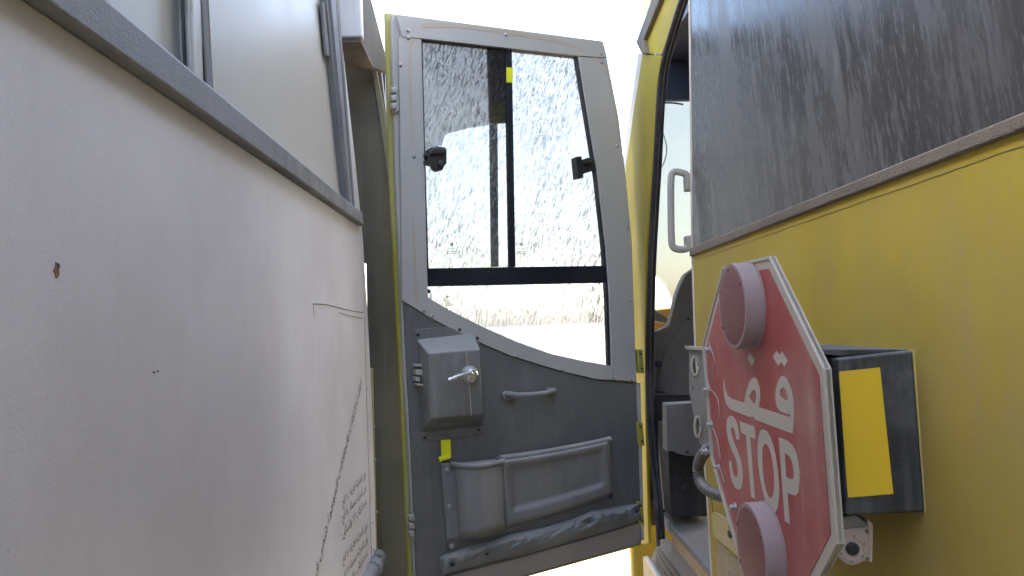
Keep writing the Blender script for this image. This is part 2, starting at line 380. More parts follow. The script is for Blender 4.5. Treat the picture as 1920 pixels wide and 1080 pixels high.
# padded divider post between the panes, with a slim frame bar
def divf(s, t):
    py = lerp(-330, 148, t); wob = 5*math.sin((py+40)/26.0)*ss(-60, 90, py)
    px0 = 341+ (py/150)*6 + max(0, wob)*.8; px1 = 381+(py/150)*4
    x = lerp(px0, px1, s); n = -.012+.014*math.sin(math.pi*min(1, max(0, s)))**.7
    return LP(x, py + (px1-px0)*s*.35*ss(60, 150, py), n)
grid('divider_pad', divf, 10, 34, 'cream_panel', wb, back=lambda v: Vector((XL-.018, v.y, v.z)))
ct, cb = col_pts((379, 0), (389, 158), -.003); ct2, cb2 = col_pts((389, 0), (400, 168), -.003)
prism('divider_bar', [ct, cb+Vector((0, 0, -.012)), cb2+Vector((0, 0, -.012)), ct2], (-.004, 0, 0), 'rubber_grey', wb, bevel=.0015)
for (pa, pb2), wd in ((((340, 0), (345, 120)), 5), (((376, 0), (384, 152)), 4)):
    g0, g1 = col_pts(pa, pb2, -.005); g2, g3 = col_pts((pa[0]+wd, pa[1]), (pb2[0]+wd, pb2[1]+4), -.005)
    prism('divider_rubber', [g0, g1, g3, g2], (-.0012, 0, 0), 'gasket', wb, bevel=0)
# caked dust lying on the ledge
rc = random.Random(11); v = []; f = []
for i in range(2600):
    y = .45+1.42*rc.random()**1.1; base = atl(t1, t2, y) if rc.random() < .75 else atl(r1, r2, y)
    if noise.noise(Vector((y*7, 2, 3))) < -.15 and rc.random() < .8: continue
    c = base+Vector((.002+.006*rc.random(), 0, -.022+.012*rc.random())); q = .0007+.0013*rc.random()**2; b0 = len(v)
    v += [c+Vector((q*a_*(.6+.8*rc.random()), q*b_*(.6+.9*rc.random()), q*c_*(.5+.7*rc.random()))) for a_, b_, c_ in ((1, 0, 0), (-1, 0, 0), (0, 1, 0), (0, -1, 0), (0, 0, 1), (0, 0, -1))]
    f += [[b0+i_ for i_ in t_] for t_ in ((0, 2, 4), (2, 1, 4), (1, 3, 4), (3, 0, 4), (2, 0, 5), (1, 2, 5), (3, 1, 5), (0, 3, 5))]
mk('caked_dust', v, f, 'crust', wb, kind='stuff')
# right window frame: three slim grey channels
for (a0, a1), (b0, b1), n1, m_ in (((612, 619), (651, 656), .006, 'rubber_grey'), ((621, 630), (657, 662), .012, 'trim_metal'), ((631, 636), (663, 666), .006, 'rubber_grey')):
    u0, u1 = col_pts((a0, 0), (b0, 384), n1); v0, v1 = col_pts((a1, 0), (b1, 392), n1)
    prism('window_frame', [u0, u1, v1, v0], (-.025, 0, 0), m_, wb, bevel=.0012)
l0, l1 = LP(603, 5, .016), LP(612, 104, .016); l2, l3 = LP(614, 106, .016), LP(609, 5, .016)
prism('window_latch', [LP(604, 5, .002), LP(613, 104, .002), LP(618, 105, .002), LP(610, 5, .002)], (-.006, 0, 0), 'rubber_grey', wb, bevel=.001)
# roof, far side, rear, front wall, skirt
box('roof', (-2.8, YB, ZR-.12), (XL-.025, 1.9, ZR), 'white_paint', wb, bevel=.04, seg=3)
box('far_side', (-2.83, YB, .32), (-2.8, 1.85, ZR-.13), 'white_paint', wb)
box('rear_wall', (-2.79, YB, .32), (XL-.04, YB+.03, ZR-.13), 'white_paint', wb)
box('front_wall', (-2.79, 1.62, .32), (XL-.06, 1.65, ZR-.13), 'interior', wb)
box('floor', (-2.79, YB+.04, .33), (XL-.04, 1.6, .38), 'interior', wb)
box('cab_sky_blocker', (-2.78, 1.92, .32), (-.64, 3.4, ZR-.14), 'side_glass', wb, bevel=.05, seg=3)  # unseen dark block, added to keep front-left sky light off the yellow pillar
box('front_sky_blocker', (-2.74, 3.41, .34), (-.99, 5.6, ZR-.16), 'side_glass', wb, bevel=.08, seg=3)  # second unseen block further ahead, added only to cut light on that pillar
# door header box with rusty underside
hb = PY(645, 70, 1.95); zb = hb.z
box('header_box', (-.402, 1.95, zb), (-.322, 1.985, ZR-.05), 'white_edge', wb, bevel=.006, seg=3)
box('header_underside', (-.398, 1.956, zb-.012), (-.326, 2.157, zb-.002), 'rust_metal', wb)
pxp('header_flange', [(640, -160), (655, -160), (694, -5), (721, 98), (724, 135), (708, 128), (640, 118)], YF(2.163), 0, -.03, 'leaf_edge', wb)
# open front door leaf of the white bus, seen between the white side and the yellow door
pxp('front_door', [(640, 80), (712, 110), (722, 200), (735, 300), (747, 400), (757, 500), (764, 600), (770, 760), (778, 1150), (690, 1150), (685, 800), (680, 600), (688.5, 590), (686.5, 494), (665, 488), (650, 400), (640, 250), (630, 125)], YF(2.22), 0, -.03, 'grey_leaf', wb, bevel=.002)
pxp('front_door_edge', [(697, 128), (706, 128), (722, 215), (737, 310), (750, 405), (760, 500), (768, 600), (757, 600), (748, 500), (738, 410), (726, 325), (712, 225)], YF(2.22), .012, .001, 'leaf_edge', wb, bevel=.003)
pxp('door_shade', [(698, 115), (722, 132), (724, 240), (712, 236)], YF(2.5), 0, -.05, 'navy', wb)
pxp('door_strip', [(694, 690), (699, 690), (707, 1022), (706, 1150), (700, 1150), (701, 1020)], YF(2.0), 0, -.004, 'yellow_dusty', wb, bevel=.0008)
for q in ((698, 699), (701, 800), (703, 862), (706, 960)): screw(YF(2.0), q[0], q[1], .001, wb, .0035)
# rivet strip along the front edge
for q in range(9):
    py = 630+q*50; p = edge_at(LP(690, py).z); screw(Frame((XL, 0, 0), (1, 0, 0)), 683+q*1.7+ (py-630)*.008, py, .0, wb, .003, 'white_edge', 'rivet')
pz = [LP(681, 500, .0006), LP(686, 700, .0006), LP(697, 1060, .0006)]
tube('panel_seam', pz, .0008, 'stain', wb, seg=6)
# moulding at the bottom
m0 = LP(697, 1063, .0); tube('side_moulding', [(XL+.004, m0.y+.004, m0.z), (XL+.004, m0.y-.03, m0.z), (XL+.004, .6, m0.z), (XL+.004, YB, m0.z)], .021, 'rubber_grey', wb, seg=16, sub=3, ry=.022)
lathe('moulding_cap', (XL+.004, m0.y, m0.z), (0, 1, 0), [(.0235, -.035), (.0245, -.02), (.0245, .004), (.02, .016), (.008, .022)], 'trim_metal', wb)
# marks on the paint
def blot(name, cx, cy, rx, ry, m, fr, par, n=.0006, seed=1, k=14):
    rnd = random.Random(seed)
    pts = []
    for i in range(k):
        a = 2*math.pi*i/k; q = .6+.55*rnd.random(); pts.append((cx+rx*math.cos(a)*q, cy+ry*math.sin(a)*q))
    return pxp(name, pts, fr, n, 0, m, par)
blot('rust_patch', 107, 508, 6, 15, 'rust_spot', LEFT, wb, seed=3)
blot('rust_patch', 110, 498, 3, 5, 'scratch', LEFT, wb, n=.0008, seed=5)
blot('paint_chip', 290, 698, 2.4, 2.4, 'scratch', LEFT, wb, seed=4); blot('paint_chip', 297, 696, 1.6, 1.6, 'scratch', LEFT, wb, seed=6)
tube('scratch', [LP(587, 570, .0004), LP(610, 571, .0004), LP(632, 576, .0004), LP(655, 582, .0004), LP(680, 586, .0004)], .0008, 'scratch', wb, seg=5)
tube('scratch', [LP(637, 586, .0004), LP(655, 592, .0004), LP(680, 597, .0004)], .0006, 'scratch', wb, seg=5)
tube('scratch', [LP(587, 569, .0004), LP(588, 582, .0004), LP(590, 596, .0004)], .0004, 'stain', wb, seg=5)

# Arabic lettering (presentation forms, joined by hand)
FORMS = {'ا': (0xFE8D, 2), 'ب': (0xFE8F, 4), 'ة': (0xFE93, 2), 'ت': (0xFE95, 4), 'ج': (0xFE9D, 4), 'ح': (0xFEA1, 4), 'د': (0xFEA9, 2), 'ر': (0xFEAD, 2),
         'ز': (0xFEAF, 2), 'س': (0xFEB1, 4), 'ش': (0xFEB5, 4), 'ص': (0xFEB9, 4), 'ع': (0xFEC9, 4), 'غ': (0xFECD, 4), 'ف': (0xFED1, 4), 'ق': (0xFED5, 4),
         'ك': (0xFED9, 4), 'ل': (0xFEDD, 4), 'م': (0xFEE1, 4), 'ن': (0xFEE5, 4), 'ه': (0xFEE9, 4), 'و': (0xFEED, 2), 'ئ': (0xFE89, 4), '\uFEFB': (0xFEFB, 2)}
def shape(s):
    s = s.replace('لا', '\uFEFB'); out = []
    for i, c in enumerate(s):
        if c not in FORMS: out.append(c); continue
        b, k = FORMS[c]
        pj = i > 0 and s[i-1] in FORMS and FORMS[s[i-1]][1] == 4
        nj = k == 4 and i+1 < len(s) and s[i+1] in FORMS
        out.append(chr(b + (3 if pj and nj else 2 if nj else 1 if pj else 0)))
    return ''.join(reversed(out))
def lettering(s, right, left, up, hgt, par, m='text_ink', n=Vector((1, 0, 0))):
    c = bpy.data.curves.new('lettering', 'FONT'); c.body = shape(s); c.resolution_u = 3
    tmp = bpy.data.objects.new('tmp', c); COL.objects.link(tmp)
    dg = bpy.context.evaluated_depsgraph_get(); me = tmp.evaluated_get(dg).to_mesh()
    vs_ = [v.co.copy() for v in me.vertices]; fs = [list(p.vertices) for p in me.polygons]
    tmp.evaluated_get(dg).to_mesh_clear(); bpy.data.objects.remove(tmp); bpy.data.curves.remove(c)
    if not vs_: return
    x0 = min(v.x for v in vs_); x1 = max(v.x for v in vs_)
    X = (right-left)/(x1-x0)
    return mk('lettering', [left + X*(v.x-x0) + up*(v.y*hgt) + n*.0007 for v in vs_], fs, m, par, fix=False)
UPZ = Vector((0, 0, 1))
def perp(a, b):
    t = (a-b).normalized(); return Vector((0, -t.z, t.y))
A_, B_ = LP(678, 722), LP(592, 1085)
lettering('القلب الركاب بالحافلات الموجوة شص ق', A_, B_, perp(A_, B_), .030, wb)
rows = [('وزن المركبة فارغة ..10 كغ :', (685, 892), (640, 951)), ('وزن المركبة محملة ..110 كغ :', (686, 918), (640, 980)), ('عدد الركاب 22 والسائق :', (687, 944), (640, 1012)),
        ('وزن المركبة فارغة 10 كغ :', (688, 989), (640, 1060)), ('وزن المركبة محملة 11 كغ :', (689, 1014), (641, 1092)), ('عدد الركاب والسائق :', (689, 1040), (644, 1115))]
for s, r_, l_ in rows:
    a, b = LP(*r_), LP(*l_); s2 = ''.join(chr(0x660+int(ch)) if ch.isdigit() else ch for ch in s)
    # numerals keep their own left-to-right order
    import re
    s2 = re.sub('[\u0660-\u0669]+', lambda q: q.group(0)[::-1], s2)
    lettering(s2, a, b, UPZ, .0235, wb)

# ================================================================== YELLOW BUS (right)
yb = empty('yellow_bus', (1.68, -1.0, 0), 'dusty yellow bus with its driver door swung open, on the right', 'bus')
RP = RIGHT.p
w1, w2 = RP(1297, 465), RP(1920, 213)
s1, s2 = RP(1297, 481), RP(1920, 247)
jam = [(1292, 0), (1295, 240), (1297, 465), (1303, 650), (1314, 790), (1325, 930), (1334, 1080), (1337, 1150)]
J = [RP(*q) for q in jam]
J0 = J[0]+(J[0]-J[1])*((2.9-J[0].z)/(J[0].z-J[1].z)); J9 = Vector((XR, J[-1].y-.005, .34))
TR = Vector((.035, 0, 0))
def off(p, dy=0, dz=0, dx=0): return p+Vector((dx, dy, dz))
# side sheet below the window
zl = s1.z
prism('side_panel', [off(p, -.004) for p in [lerp(J[2], J[3], .02)] + J[3:] + [J9]] + [Vector((XR, YB, .34)), off(atl(s1, s2, YB), 0, .02)], TR, 'yellow_paint', yb, bevel=.002)
prism('window_seal', [off(w1, 0, 0, -.006), off(atl(w1, w2, YB), 0, 0, -.006), off(atl(s1, s2, YB), 0, .0, -.006), off(s1, 0, 0, -.006)], (.03, 0, 0), 'tan_trim', yb, bevel=.004)
c1, c2 = RP(1330, 476, .0), RP(1920, 258)
cr = [off(atl(s1, s2, lerp(1.7, .55, i/40)), 0, -.012+.0012*noise.noise(Vector((i*.6, 0, 0))), -.0004) for i in range(41)]
tube('panel_crack', cr, .0004, 'tan_trim', yb, seg=5, sub=0)
# side window glass
prism('side_window', [off(J[2], -.012, .001), off(J[1], -.012), off(J0, -.012), Vector((XR, -.62, 2.9)), off(atl(w1, w2, -.62), 0, .001)], (.008, 0, 0), 'side_glass', yb)
prism('side_window', [off(atl(w1, w2, -.64), 0, .001), Vector((XR, -.64, 2.9)), Vector((XR, YB, 2.9)), off(atl(w1, w2, YB), 0, .001)], (.008, 0, 0), 'side_glass', yb)
# jamb: cream edge of the side wall at the door opening
jb = [J0]+J+[J9]
v = []; f = []
for p in jb: v += [off(p, -.011, 0, -.002), off(p, .0, 0, -.002), off(p, .0, 0, .05), off(p, -.011, 0, .05)]
for i in range(len(jb)-1):
    for k in range(4): f.append([i*4+k, i*4+(k+1) % 4, (i+1)*4+(k+1) % 4, (i+1)*4+k])
f += [[0, 1, 2, 3], [len(v)-4, len(v)-3, len(v)-2, len(v)-1]]
mk('door_jamb', v, f, 'cream_edge', yb, bevel=.001)
# roof and closing walls
box('ceiling', (.78, .94, 2.7), (2.86, 3.27, 2.74), 'navy', yb)
box('roof', (XR+.01, YB, 2.92), (2.9, 2.0, 3.15), 'yellow_paint', yb, bevel=.05, seg=3)
box('roof_side_sun_block', (.50, 2.005, 2.76), (.795, 2.55, 3.15), 'yellow_paint', yb, bevel=.03, seg=3)  # unseen roof piece, added to stop sun reaching the open door
box('roof_front_sun_block', (.80, 2.005, 2.76), (2.9, 3.3, 3.15), 'yellow_paint', yb, bevel=.05, seg=3)  # out of view; roof continued here to block sun from the door top
box('far_side', (2.87, YB, .34), (2.9, 3.3, 2.915), 'yellow_paint', yb)
box('rear_wall', (XR+.04, YB, .34), (2.86, YB+.03, 2.915), 'yellow_paint', yb)
box('partition', (XR+.05, .9, .96), (2.86, .93, 2.915), 'interior', yb)
# front post of the opening, raked, with roof rail above it
PP = POST.p
left_e = [(1204, 101), (1188, 205), (1173, 311), (1168, 420), (1170, 560), (1178, 760), (1186, 1020)]
right_e = [(1240, 105), (1231, 160), (1227, 249), (1219, 370), (1211, 480), (1209, 620), (1210, 780), (1216, 1020)]
prism('front_pillar', [PP(*q) for q in left_e]+[PP(*q) for q in reversed(right_e)], (.012, 0, 0), 'pillar_shaded_yellow', yb, bevel=.004)
prism('pillar_front_edge', [PP(1196, 100, -.004), PP(1181, 205, -.004), PP(1166, 311, -.004), PP(1161, 420, -.004), PP(1163, 560, -.004), PP(1171, 700, -.004)] + [PP(1179, 700, -.004), PP(1171, 560, -.004), PP(1169, 420, -.004), PP(1174, 311, -.004), PP(1189, 205, -.004), PP(1205, 101, -.004)], (.04, 0, 0), 'cream_edge', yb, bevel=.003)
prism('door_header', [PP(1205, 76), PP(1232, 0), PP(1300, -180), PP(1340, -180), PP(1274, 0), PP(1249, 78), PP(1240, 103), PP(1206, 100)], (.012, 0, 0), 'yellow_paint', yb, bevel=.003)
prism('drip_rail', [PP(1192, 79, .014), PP(1221, 0, .014), PP(1292, -180, .014), PP(1306, -180, .014), PP(1236, 0, .014), PP(1206, 74, .014), PP(1209, 100, .014), PP(1203, 102, .014)], (.045, 0, 0), 'tan_trim', yb, bevel=.003)
pxp('roof_lamp', [(1201, -40), (1223, -40), (1220, 12), (1213, 27), (1200, 24)], Frame((XP+.02, 0, 0), (-1, 0, 0)), 0, -.03, 'sticker', yb, bevel=.008, label='small amber roof lamp at the top of the front post')
# rubber gasket round the opening
gk = [(1300, -60), (1277, 0), (1258, 60), (1247, 100), (1239, 140), (1233, 200), (1228, 300), (1222, 400), (1217, 500), (1214, 620), (1214, 760), (1221, 860), (1230, 950), (1234, 1010)]
tube('door_gasket', [POST.p(a+2, b, -.004) for a, b in gk], .0085, 'gasket', yb, seg=10, sub=4)
tube('door_gasket', [POST.p(a+10, b, -.02) for a, b in gk], .006, 'gasket', yb, seg=8, sub=4)
tube('gasket_end', [POST.p(1229, 935, -.004), POST.p(1233, 975, -.004), POST.p(1234, 1023, -.004)], .007, 'rubber_grey', yb, seg=8)
# interior
pxp('sun_visor', [(1290, -260), (1720, -260), (1720, 186), (1222, 187), (1228, 120)], YF(3.28), 0, -.03, 'navy', yb)
pxp('windscreen', [(1220, 187), (1720, 187), (1720, 640), (1264, 640), (1264, 573), (1258, 556), (1247, 533), (1238, 523), (1226, 514), (1211, 512)], YF(3.34), 0, -.006, 'windscreen', yb)
pxp('windscreen_wiped_area', [(1211, 512.5), (1225.6, 514.5), (1237.6, 523.5), (1246.6, 533.5), (1257.6, 556.5), (1263.6, 573), (1263.6, 640), (1211, 640)], YF(3.34), 0, -.006, 'windscreen_wiped', yb)
tube('wiper_arm', [PY(1238, 193, 3.2), PY(1262, 193, 3.2), PY(1281, 196, 3.2)], .004, 'gasket', yb, seg=8)
tube('hanging_cable', [PY(1236, 228, 3.2), PY(1247, 262, 3.2), PY(1250, 284, 3.2), PY(1244, 307, 3.2), PY(1230, 328, 3.2)], .0022, 'gasket', yb, seg=8)
pxp('windscreen_cowl', [(1205, 582), (1264, 575), (1400, 575), (1400, 700), (1205, 700)], YF(3.1), 0, -.2, 'orange', yb, bevel=.01)
pxp('steering_column', [(1205, 574), (1224, 577), (1258, 599), (1250, 607), (1205, 596)], YF(2.9), 0, -.06, 'dash_grey', yb, bevel=.008)
cow = [(1306, 500), (1294, 508), (1286, 514), (1278, 529), (1271, 547), (1266, 566), (1261, 590), (1255, 610), (1237, 619), (1212, 626), (1212, 700), (1230, 770), (1345, 770), (1345, 500)]
pxp('dashboard', cow, YF(2.62), 0, -.06, 'dash_grey', yb, bevel=.006)
pxp('dashboard_panel', [(1293, 594), (1246, 660), (1238, 690), (1230, 732), (1298, 750), (1345, 752), (1345, 592)], YF(2.62), .012, .001, 'dash_grey', yb, bevel=.003)
screw(YF(2.62), 1291, 598, .014, yb, .006, 'black_plastic'); screw(YF(2.62), 1235, 682, .014, yb, .012, 'black_plastic')
pxp('kick_panel', [(1212, 640), (1256, 700), (1256, 985), (1215, 985)], YF(2.66), 0, -.05, 'gasket', yb)
pxp('inner_wall', [(1225, 740), (1360, 740), (1360, 990), (1238, 990)], YF(2.5), 0, -.03, 'black_steel', yb)
pxp('seat_bracket', [(1250, 758), (1325, 754), (1325, 857), (1288, 855), (1272, 851), (1262, 846), (1251, 847)], YF(2.24), 0, -.06, 'panel_dark', yb, bevel=.003)
pxp('heater_box', [(1252, 800), (1345, 800), (1345, 968), (1258, 970)], YF(2.32), 0, -.15, 'black_steel', yb, bevel=.004)
screw(YF(2.32), 1280, 887, .002, yb, .012, 'black_steel', 'bolt'); screw(YF(2.32), 1283, 918, .002, yb, .013, 'black_steel', 'bolt'); screw(YF(2.24), 1289, 847, .002, yb, .005, 'black_plastic')
ZF = PX(1243, 967, .525).z
box('cab_floor', (.528, .95, ZF-.04), (2.86, 3.25, ZF), 'floor_grey', yb, bevel=.004)
box('step_edge', (.517, .95, ZF-.012), (.532, 2.36, ZF+.004), 'floor_grey', yb, bevel=.003)
zs = PX(1251, 1009, .53).z
prism('step_riser', [(.524, .95, ZF-.013), (.524, 2.36, ZF-.013), (.531, 2.36, zs), (.531, .95, zs)], (.02, 0, 0), 'scraped', yb)
zo = PX(1199, 1028, .488).z
prism('step_tread', [(.533, .95, zs), (.533, 2.5, zs), (.496, 2.56, zo+.006), (.496, .95, zo+.006)], (.0, .0, -.02), 'floor_grey', yb, bevel=.001)
for q in range(3):
    prism('tread_rib', [(.512-.006*q, .95, lerp(zs, zo, .5+.16*q)+.007), (.512-.006*q, 2.5, lerp(zs, zo, .5+.16*q)+.007), (.509-.006*q, 2.5, lerp(zs, zo, .58+.16*q)+.007), (.509-.006*q, .95, lerp(zs, zo, .58+.16*q)+.007)], (0, 0, -.006), 'tan_trim', yb)
box('step_nosing', (.484, .95, zo-.012), (.497, 2.6, zo+.008), 'cream_edge', yb, bevel=.004)
box('step_skirt', (.489, .95, .34), (.51, 2.66, zo-.013), 'yellow_dusty', yb, bevel=.002)
box('skirt_bead', (.484, 2.44, .34), (.4885, 2.452, zo-.014), 'cream_edge', yb)
# front wall under the windscreen
box('front_panel', (.56, 3.3, .34), (2.86, 3.38, 1.5), 'yellow_paint', yb, bevel=.02)
# grab handle on the jamb
G = YF(1.75)
hp = [(1293, 350), (1291, 338), (1286, 327), (1268, 322), (1260, 327), (1258, 345), (1258, 395), (1259, 445), (1261, 461), (1269, 467), (1285, 467), (1291, 460), (1294, 447)]
tube('grab_handle', [G.p(*q) for q in hp], .0085, 'handle_worn', yb, seg=12, sub=4, label='worn pale grab handle beside the door opening')
box('handle_foot', tuple(G.p(1287, 353)+Vector((-.002, -.012, -.006))), tuple(G.p(1300, 330)+Vector((.01, .02, .0))), 'handle_worn', yb, bevel=.002)
box('handle_foot', tuple(G.p(1288, 466)+Vector((-.002, -.012, -.006))), tuple(G.p(1300, 442)+Vector((.01, .02, .0))), 'handle_worn', yb, bevel=.002)
# hatch low on the side, key lock, scraped area
pxp('fuel_hatch', [(1334, 968), (1337, 960), (1343, 961), (1395, 995), (1500, 1062), (1500, 1140), (1396, 1054), (1341, 1009), (1337, 1001)], RIGHT, .005, .0, 'yellow_dusty', yb, bevel=.002)
pk = RP(1371, 1001, .006)
lathe('hatch_lock', pk, (-1, 0, 0), [(.008, 0), (.008, .004), (.006, .006)], 'black_steel', yb, seg=14)
lathe('lock_flap', pk+Vector((0, 0, .014)), (-1, 0, 0), [(.004, 0), (.004, .003), (.003, .004)], 'black_steel', yb, seg=12)
pxp('scraped_patch', [(1343, 1014), (1396, 1058), (1470, 1118), (1470, 1160), (1347, 1160)], RIGHT, .0012, 0, 'scraped', yb)
tube('panel_gap', [RP(1334, 928, .0005), RP(1335, 945, .0005), RP(1336, 960, .0005)], .0009, 'scratch', yb, seg=5)

# ------------------------------------------------------------------ the open door (part of the yellow bus)
DP = DOOR.p
T = -.045
skin = [(723, 24), (1128, 77), (1138, 110), (1160, 220), (1173, 330), (1184, 450), (1191, 650), (1196, 780), (1202, 1022), (776, 1140), (767, 1080), (753, 780), (749, 680), (731, 340)]
# outer skin, yellow, with the window opening cut through
winhole = [(786, 66), (1090, 100), (1126, 340), (1144, 500), (1150, 690), (1095, 682), (1036, 669), (970, 646), (902, 616), (841, 585), (799, 562), (795, 340)]
door = holed('open_door', [skin, winhole], DOOR, -.030, -.045, 'yellow_edge', yb, label='open driver door, grey inside with yellow edge and dusty sliding windows')
def dpart(name, px, n1, n0, m, bevel=.0015, **k): return pxp(name, px, DOOR, n1, n0, m, door, bevel=bevel, **k)
# edge channel down the free side
dpart('edge_channel', [(734, 27), (748, 29), (753, 340), (759, 565), (763, 690), (772, 850), (786, 1137), (779, 1139), (766, 850), (757, 690), (742, 340)], -.012, -.029, 'frame_grey')
# window frame
dpart('top_rail', [(744, 27), (1131, 78), (1139, 108), (1086, 105), (790, 72), (754, 69)], .004, -.029, 'frame_grey')
dpart('left_stile', [(748, 68), (790, 73), (797, 340), (801, 500), (803, 559), (803, 594), (795, 588), (754, 563), (752, 340)], .002, -.029, 'frame_grey')
dpart('right_stile', [(1085, 106), (1138, 110), (1160, 220), (1173, 330), (1184, 450), (1191, 650), (1194, 717), (1150, 712), (1147, 685), (1143, 560), (1137, 470), (1121, 330)], .002, -.029, 'frame_grey')
band_t = [(803, 558), (841, 580), (870, 595), (902, 611), (970, 641), (1036, 664), (1095, 677), (1147, 686)]
band_b = [(1149, 713), (1118, 711), (1050, 695), (958, 667), (899, 642), (838, 612), (803, 593)]
dpart('waist_rail', band_t+band_b, .0045, -.029, 'frame_grey')
# lower panel and its side strips
dpart('lower_panel', [(757, 567), (795, 590), (838, 614), (899, 644), (958, 669), (1050, 697), (1118, 713), (1192, 720), (1197, 800), (1202, 1019), (1000, 1076), (783, 1136), (772, 850), (763, 690)], -.003, -.029, 'panel_dark')
dpart('edge_strip', [(770, 812), (776, 810), (806, 808), (812, 920), (822, 1127), (786, 1137), (777, 960)], .001, -.0025, 'panel_dark')
dpart('kick_plate', [(830, 1083), (975, 1046), (1110, 1008), (1199, 981), (1201, 1018), (1000, 1074), (834, 1121)], .0005, -.0025, 'panel_low')
# stained water lines on the frame
def ribbon(name, pts, wd, fr, n, m, par):
    P = smoothpath([fr.p(a, b, n) for a, b in pts], 5); v = []; f = []
    for i, p in enumerate(P):
        t = (P[min(i+1, len(P)-1)]-P[max(i-1, 0)]).normalized(); s = t.cross(fr.n).normalized()
        q = wd*(.6+.5*noise.noise(p*9+Vector((3, 1, 2))))*min(1, .25+4*min(i, len(P)-1-i)/len(P))
        v += [p-s*q, p+s*q]
    for i in range(len(P)-1): f.append([2*i, 2*i+1, 2*i+3, 2*i+2])
    return mk(name, v, f, m, par)
ribbon('water_stain', [(790, 50), (800, 47), (850, 48), (920, 56), (1000, 68), (1060, 80), (1095, 97)], .011, DOOR, .0046, 'stain', door)
ribbon('water_stain', [(784, 73), (773, 78), (769, 100), (770, 200), (775, 280)], .006, DOOR, .0026, 'stain', door)
ribbon('water_stain', [(774, 400), (777, 470), (780, 540), (782, 570)], .006, DOOR, .0026, 'stain', door)
ribbon('water_stain', [(1112, 106), (1130, 118), (1145, 160), (1155, 215), (1163, 270)], .006, DOOR, .0026, 'stain', door)
# glazing
ps = dict(bevel=0)
dpart('window_pane', [(788, 71), (952, 90), (964, 503), (802, 507), (797, 340)], -.016, -.020, 'pane_clear', label='dusty left sliding pane', **ps)
dpart('window_pane', [(952, 90), (1088, 103), (1124, 340), (1143, 502), (961, 503)], -.022, -.026, 'pane_clear', label='dusty right sliding pane', **ps)
dpart('window_pane', [(802, 530), (1145, 525), (1149, 690), (1095, 681), (1036, 668), (970, 645), (902, 615), (841, 584), (802, 562)], -.018, -.022, 'pane_low', label='dusty lower fixed pane', **ps)
dpart('tint_film', [(789, 71), (951, 90), (954, 231), (923, 234), (885, 239), (855, 246), (841, 250), (833, 255), (829, 272), (795, 284)], -.0145, -.0155, 'film', label='blue grey tint film on the upper left pane', **ps)
dpart('pane_edge_band', [(917, 234), (933, 232), (935, 500), (920, 501)], -.021, -.0215, 'frit', **ps)
dpart('pane_edge_band', [(912, 87), (950, 91), (953, 230), (917, 233)], -.0245, -.025, 'frit', **ps)
dpart('window_divider', [(949, 91), (960, 92), (967, 500), (956, 501)], -.006, -.020, 'black_bar')
dpart('window_crossbar', [(802, 503), (1141, 498), (1143, 530), (802, 537)], -.004, -.022, 'black_bar')
dpart('window_rubber', [(1079, 104), (1087, 105), (1123, 330), (1138, 470), (1144, 560), (1149, 688), (1141, 686), (1137, 560), (1131, 470), (1116, 330)], -.004, -.02, 'black_plastic')
dpart('window_rubber', [(790, 72), (1086, 104), (1086, 107), (790, 76)], -.004, -.02, 'black_plastic', bevel=.0005)
dpart('window_rubber', [(789, 73), (792, 73), (799, 340), (804, 505), (801, 505), (797, 340)], -.004, -.02, 'black_plastic', bevel=.0005)
dpart('yellow_tape', [(950, 126), (962, 127), (961, 155), (950, 154)], -.0035, -.006, 'tape', bevel=0, label='strip of fluorescent yellow tape on the window divider')
# glass stamps: small printed mark, star over lines
def stamp(cx, cy, n, col='scratch'):
    for k in range(3):
        a = k*math.pi/3; dx, dy = 4*math.cos(a), 4*math.sin(a); px_, py_ = -.7*math.sin(a), .7*math.cos(a)
        dpart('glass_stamp', [(cx-dx-px_, cy-6-dy-py_), (cx+dx-px_, cy-6+dy-py_), (cx+dx+px_, cy-6+dy+py_), (cx-dx+px_, cy-6-dy+py_)], n+k*.0001, n-.0004, col, bevel=0)
    for k, (wd, xo) in enumerate(((7, 0), (5, -1), (9, 1), (8, 0))):
        y = cy+1+k*3.2
        dpart('glass_stamp', [(cx-wd+xo, y), (cx+wd+xo, y), (cx+wd+xo, y+1), (cx-wd+xo, y+1)], n, n-.0004, col, bevel=0)
stamp(847, 464, -.0148); stamp(978, 464, -.0208, 'stain'); stamp(839, 562, -.0168, 'stain')
# window latches
def latch(pts, knob, flip):
    dpart('window_latch', pts, .016, -.012, 'black_plastic', bevel=.003, label='black window catch')
dpart('window_latch', [(803, 280), (808, 276), (822, 274), (836, 276), (838, 282), (838, 306), (833, 312), (831, 318), (822, 320), (815, 316), (813, 310), (803, 307)], .014, -.014, 'black_plastic', bevel=.003, label='black window catch on the left pane')
dpart('latch_lever', [(806, 283), (815, 276), (836, 279), (836, 287), (818, 288), (807, 290)], .024, .0145, 'black_plastic', bevel=.003)
dpart('latch_lever', [(796, 287), (806, 286), (806, 291), (796, 293)], .012, -.004, 'black_plastic', bevel=.001)
dpart('latch_lever', [(796, 301), (806, 302), (806, 307), (796, 306)], .012, -.004, 'black_plastic', bevel=.001)
lathe('latch_button', DP(825, 308, .0145), DOOR.n, [(.009, 0), (.009, .006), (.006, .009)], 'black_plastic', door, seg=16)
dpart('window_latch', [(1079, 294), (1091, 292), (1094, 333), (1083, 335)], .012, -.016, 'black_plastic', bevel=.003, label='black window catch on the right pane')
dpart('latch_lever', [(1092, 299), (1104, 295), (1115, 298), (1118, 318), (1106, 322), (1094, 326)], .006, -.016, 'black_plastic', bevel=.003)
dpart('latch_lever', [(1096, 302), (1110, 300), (1112, 306), (1097, 309)], .016, .0065, 'black_plastic', bevel=.002)
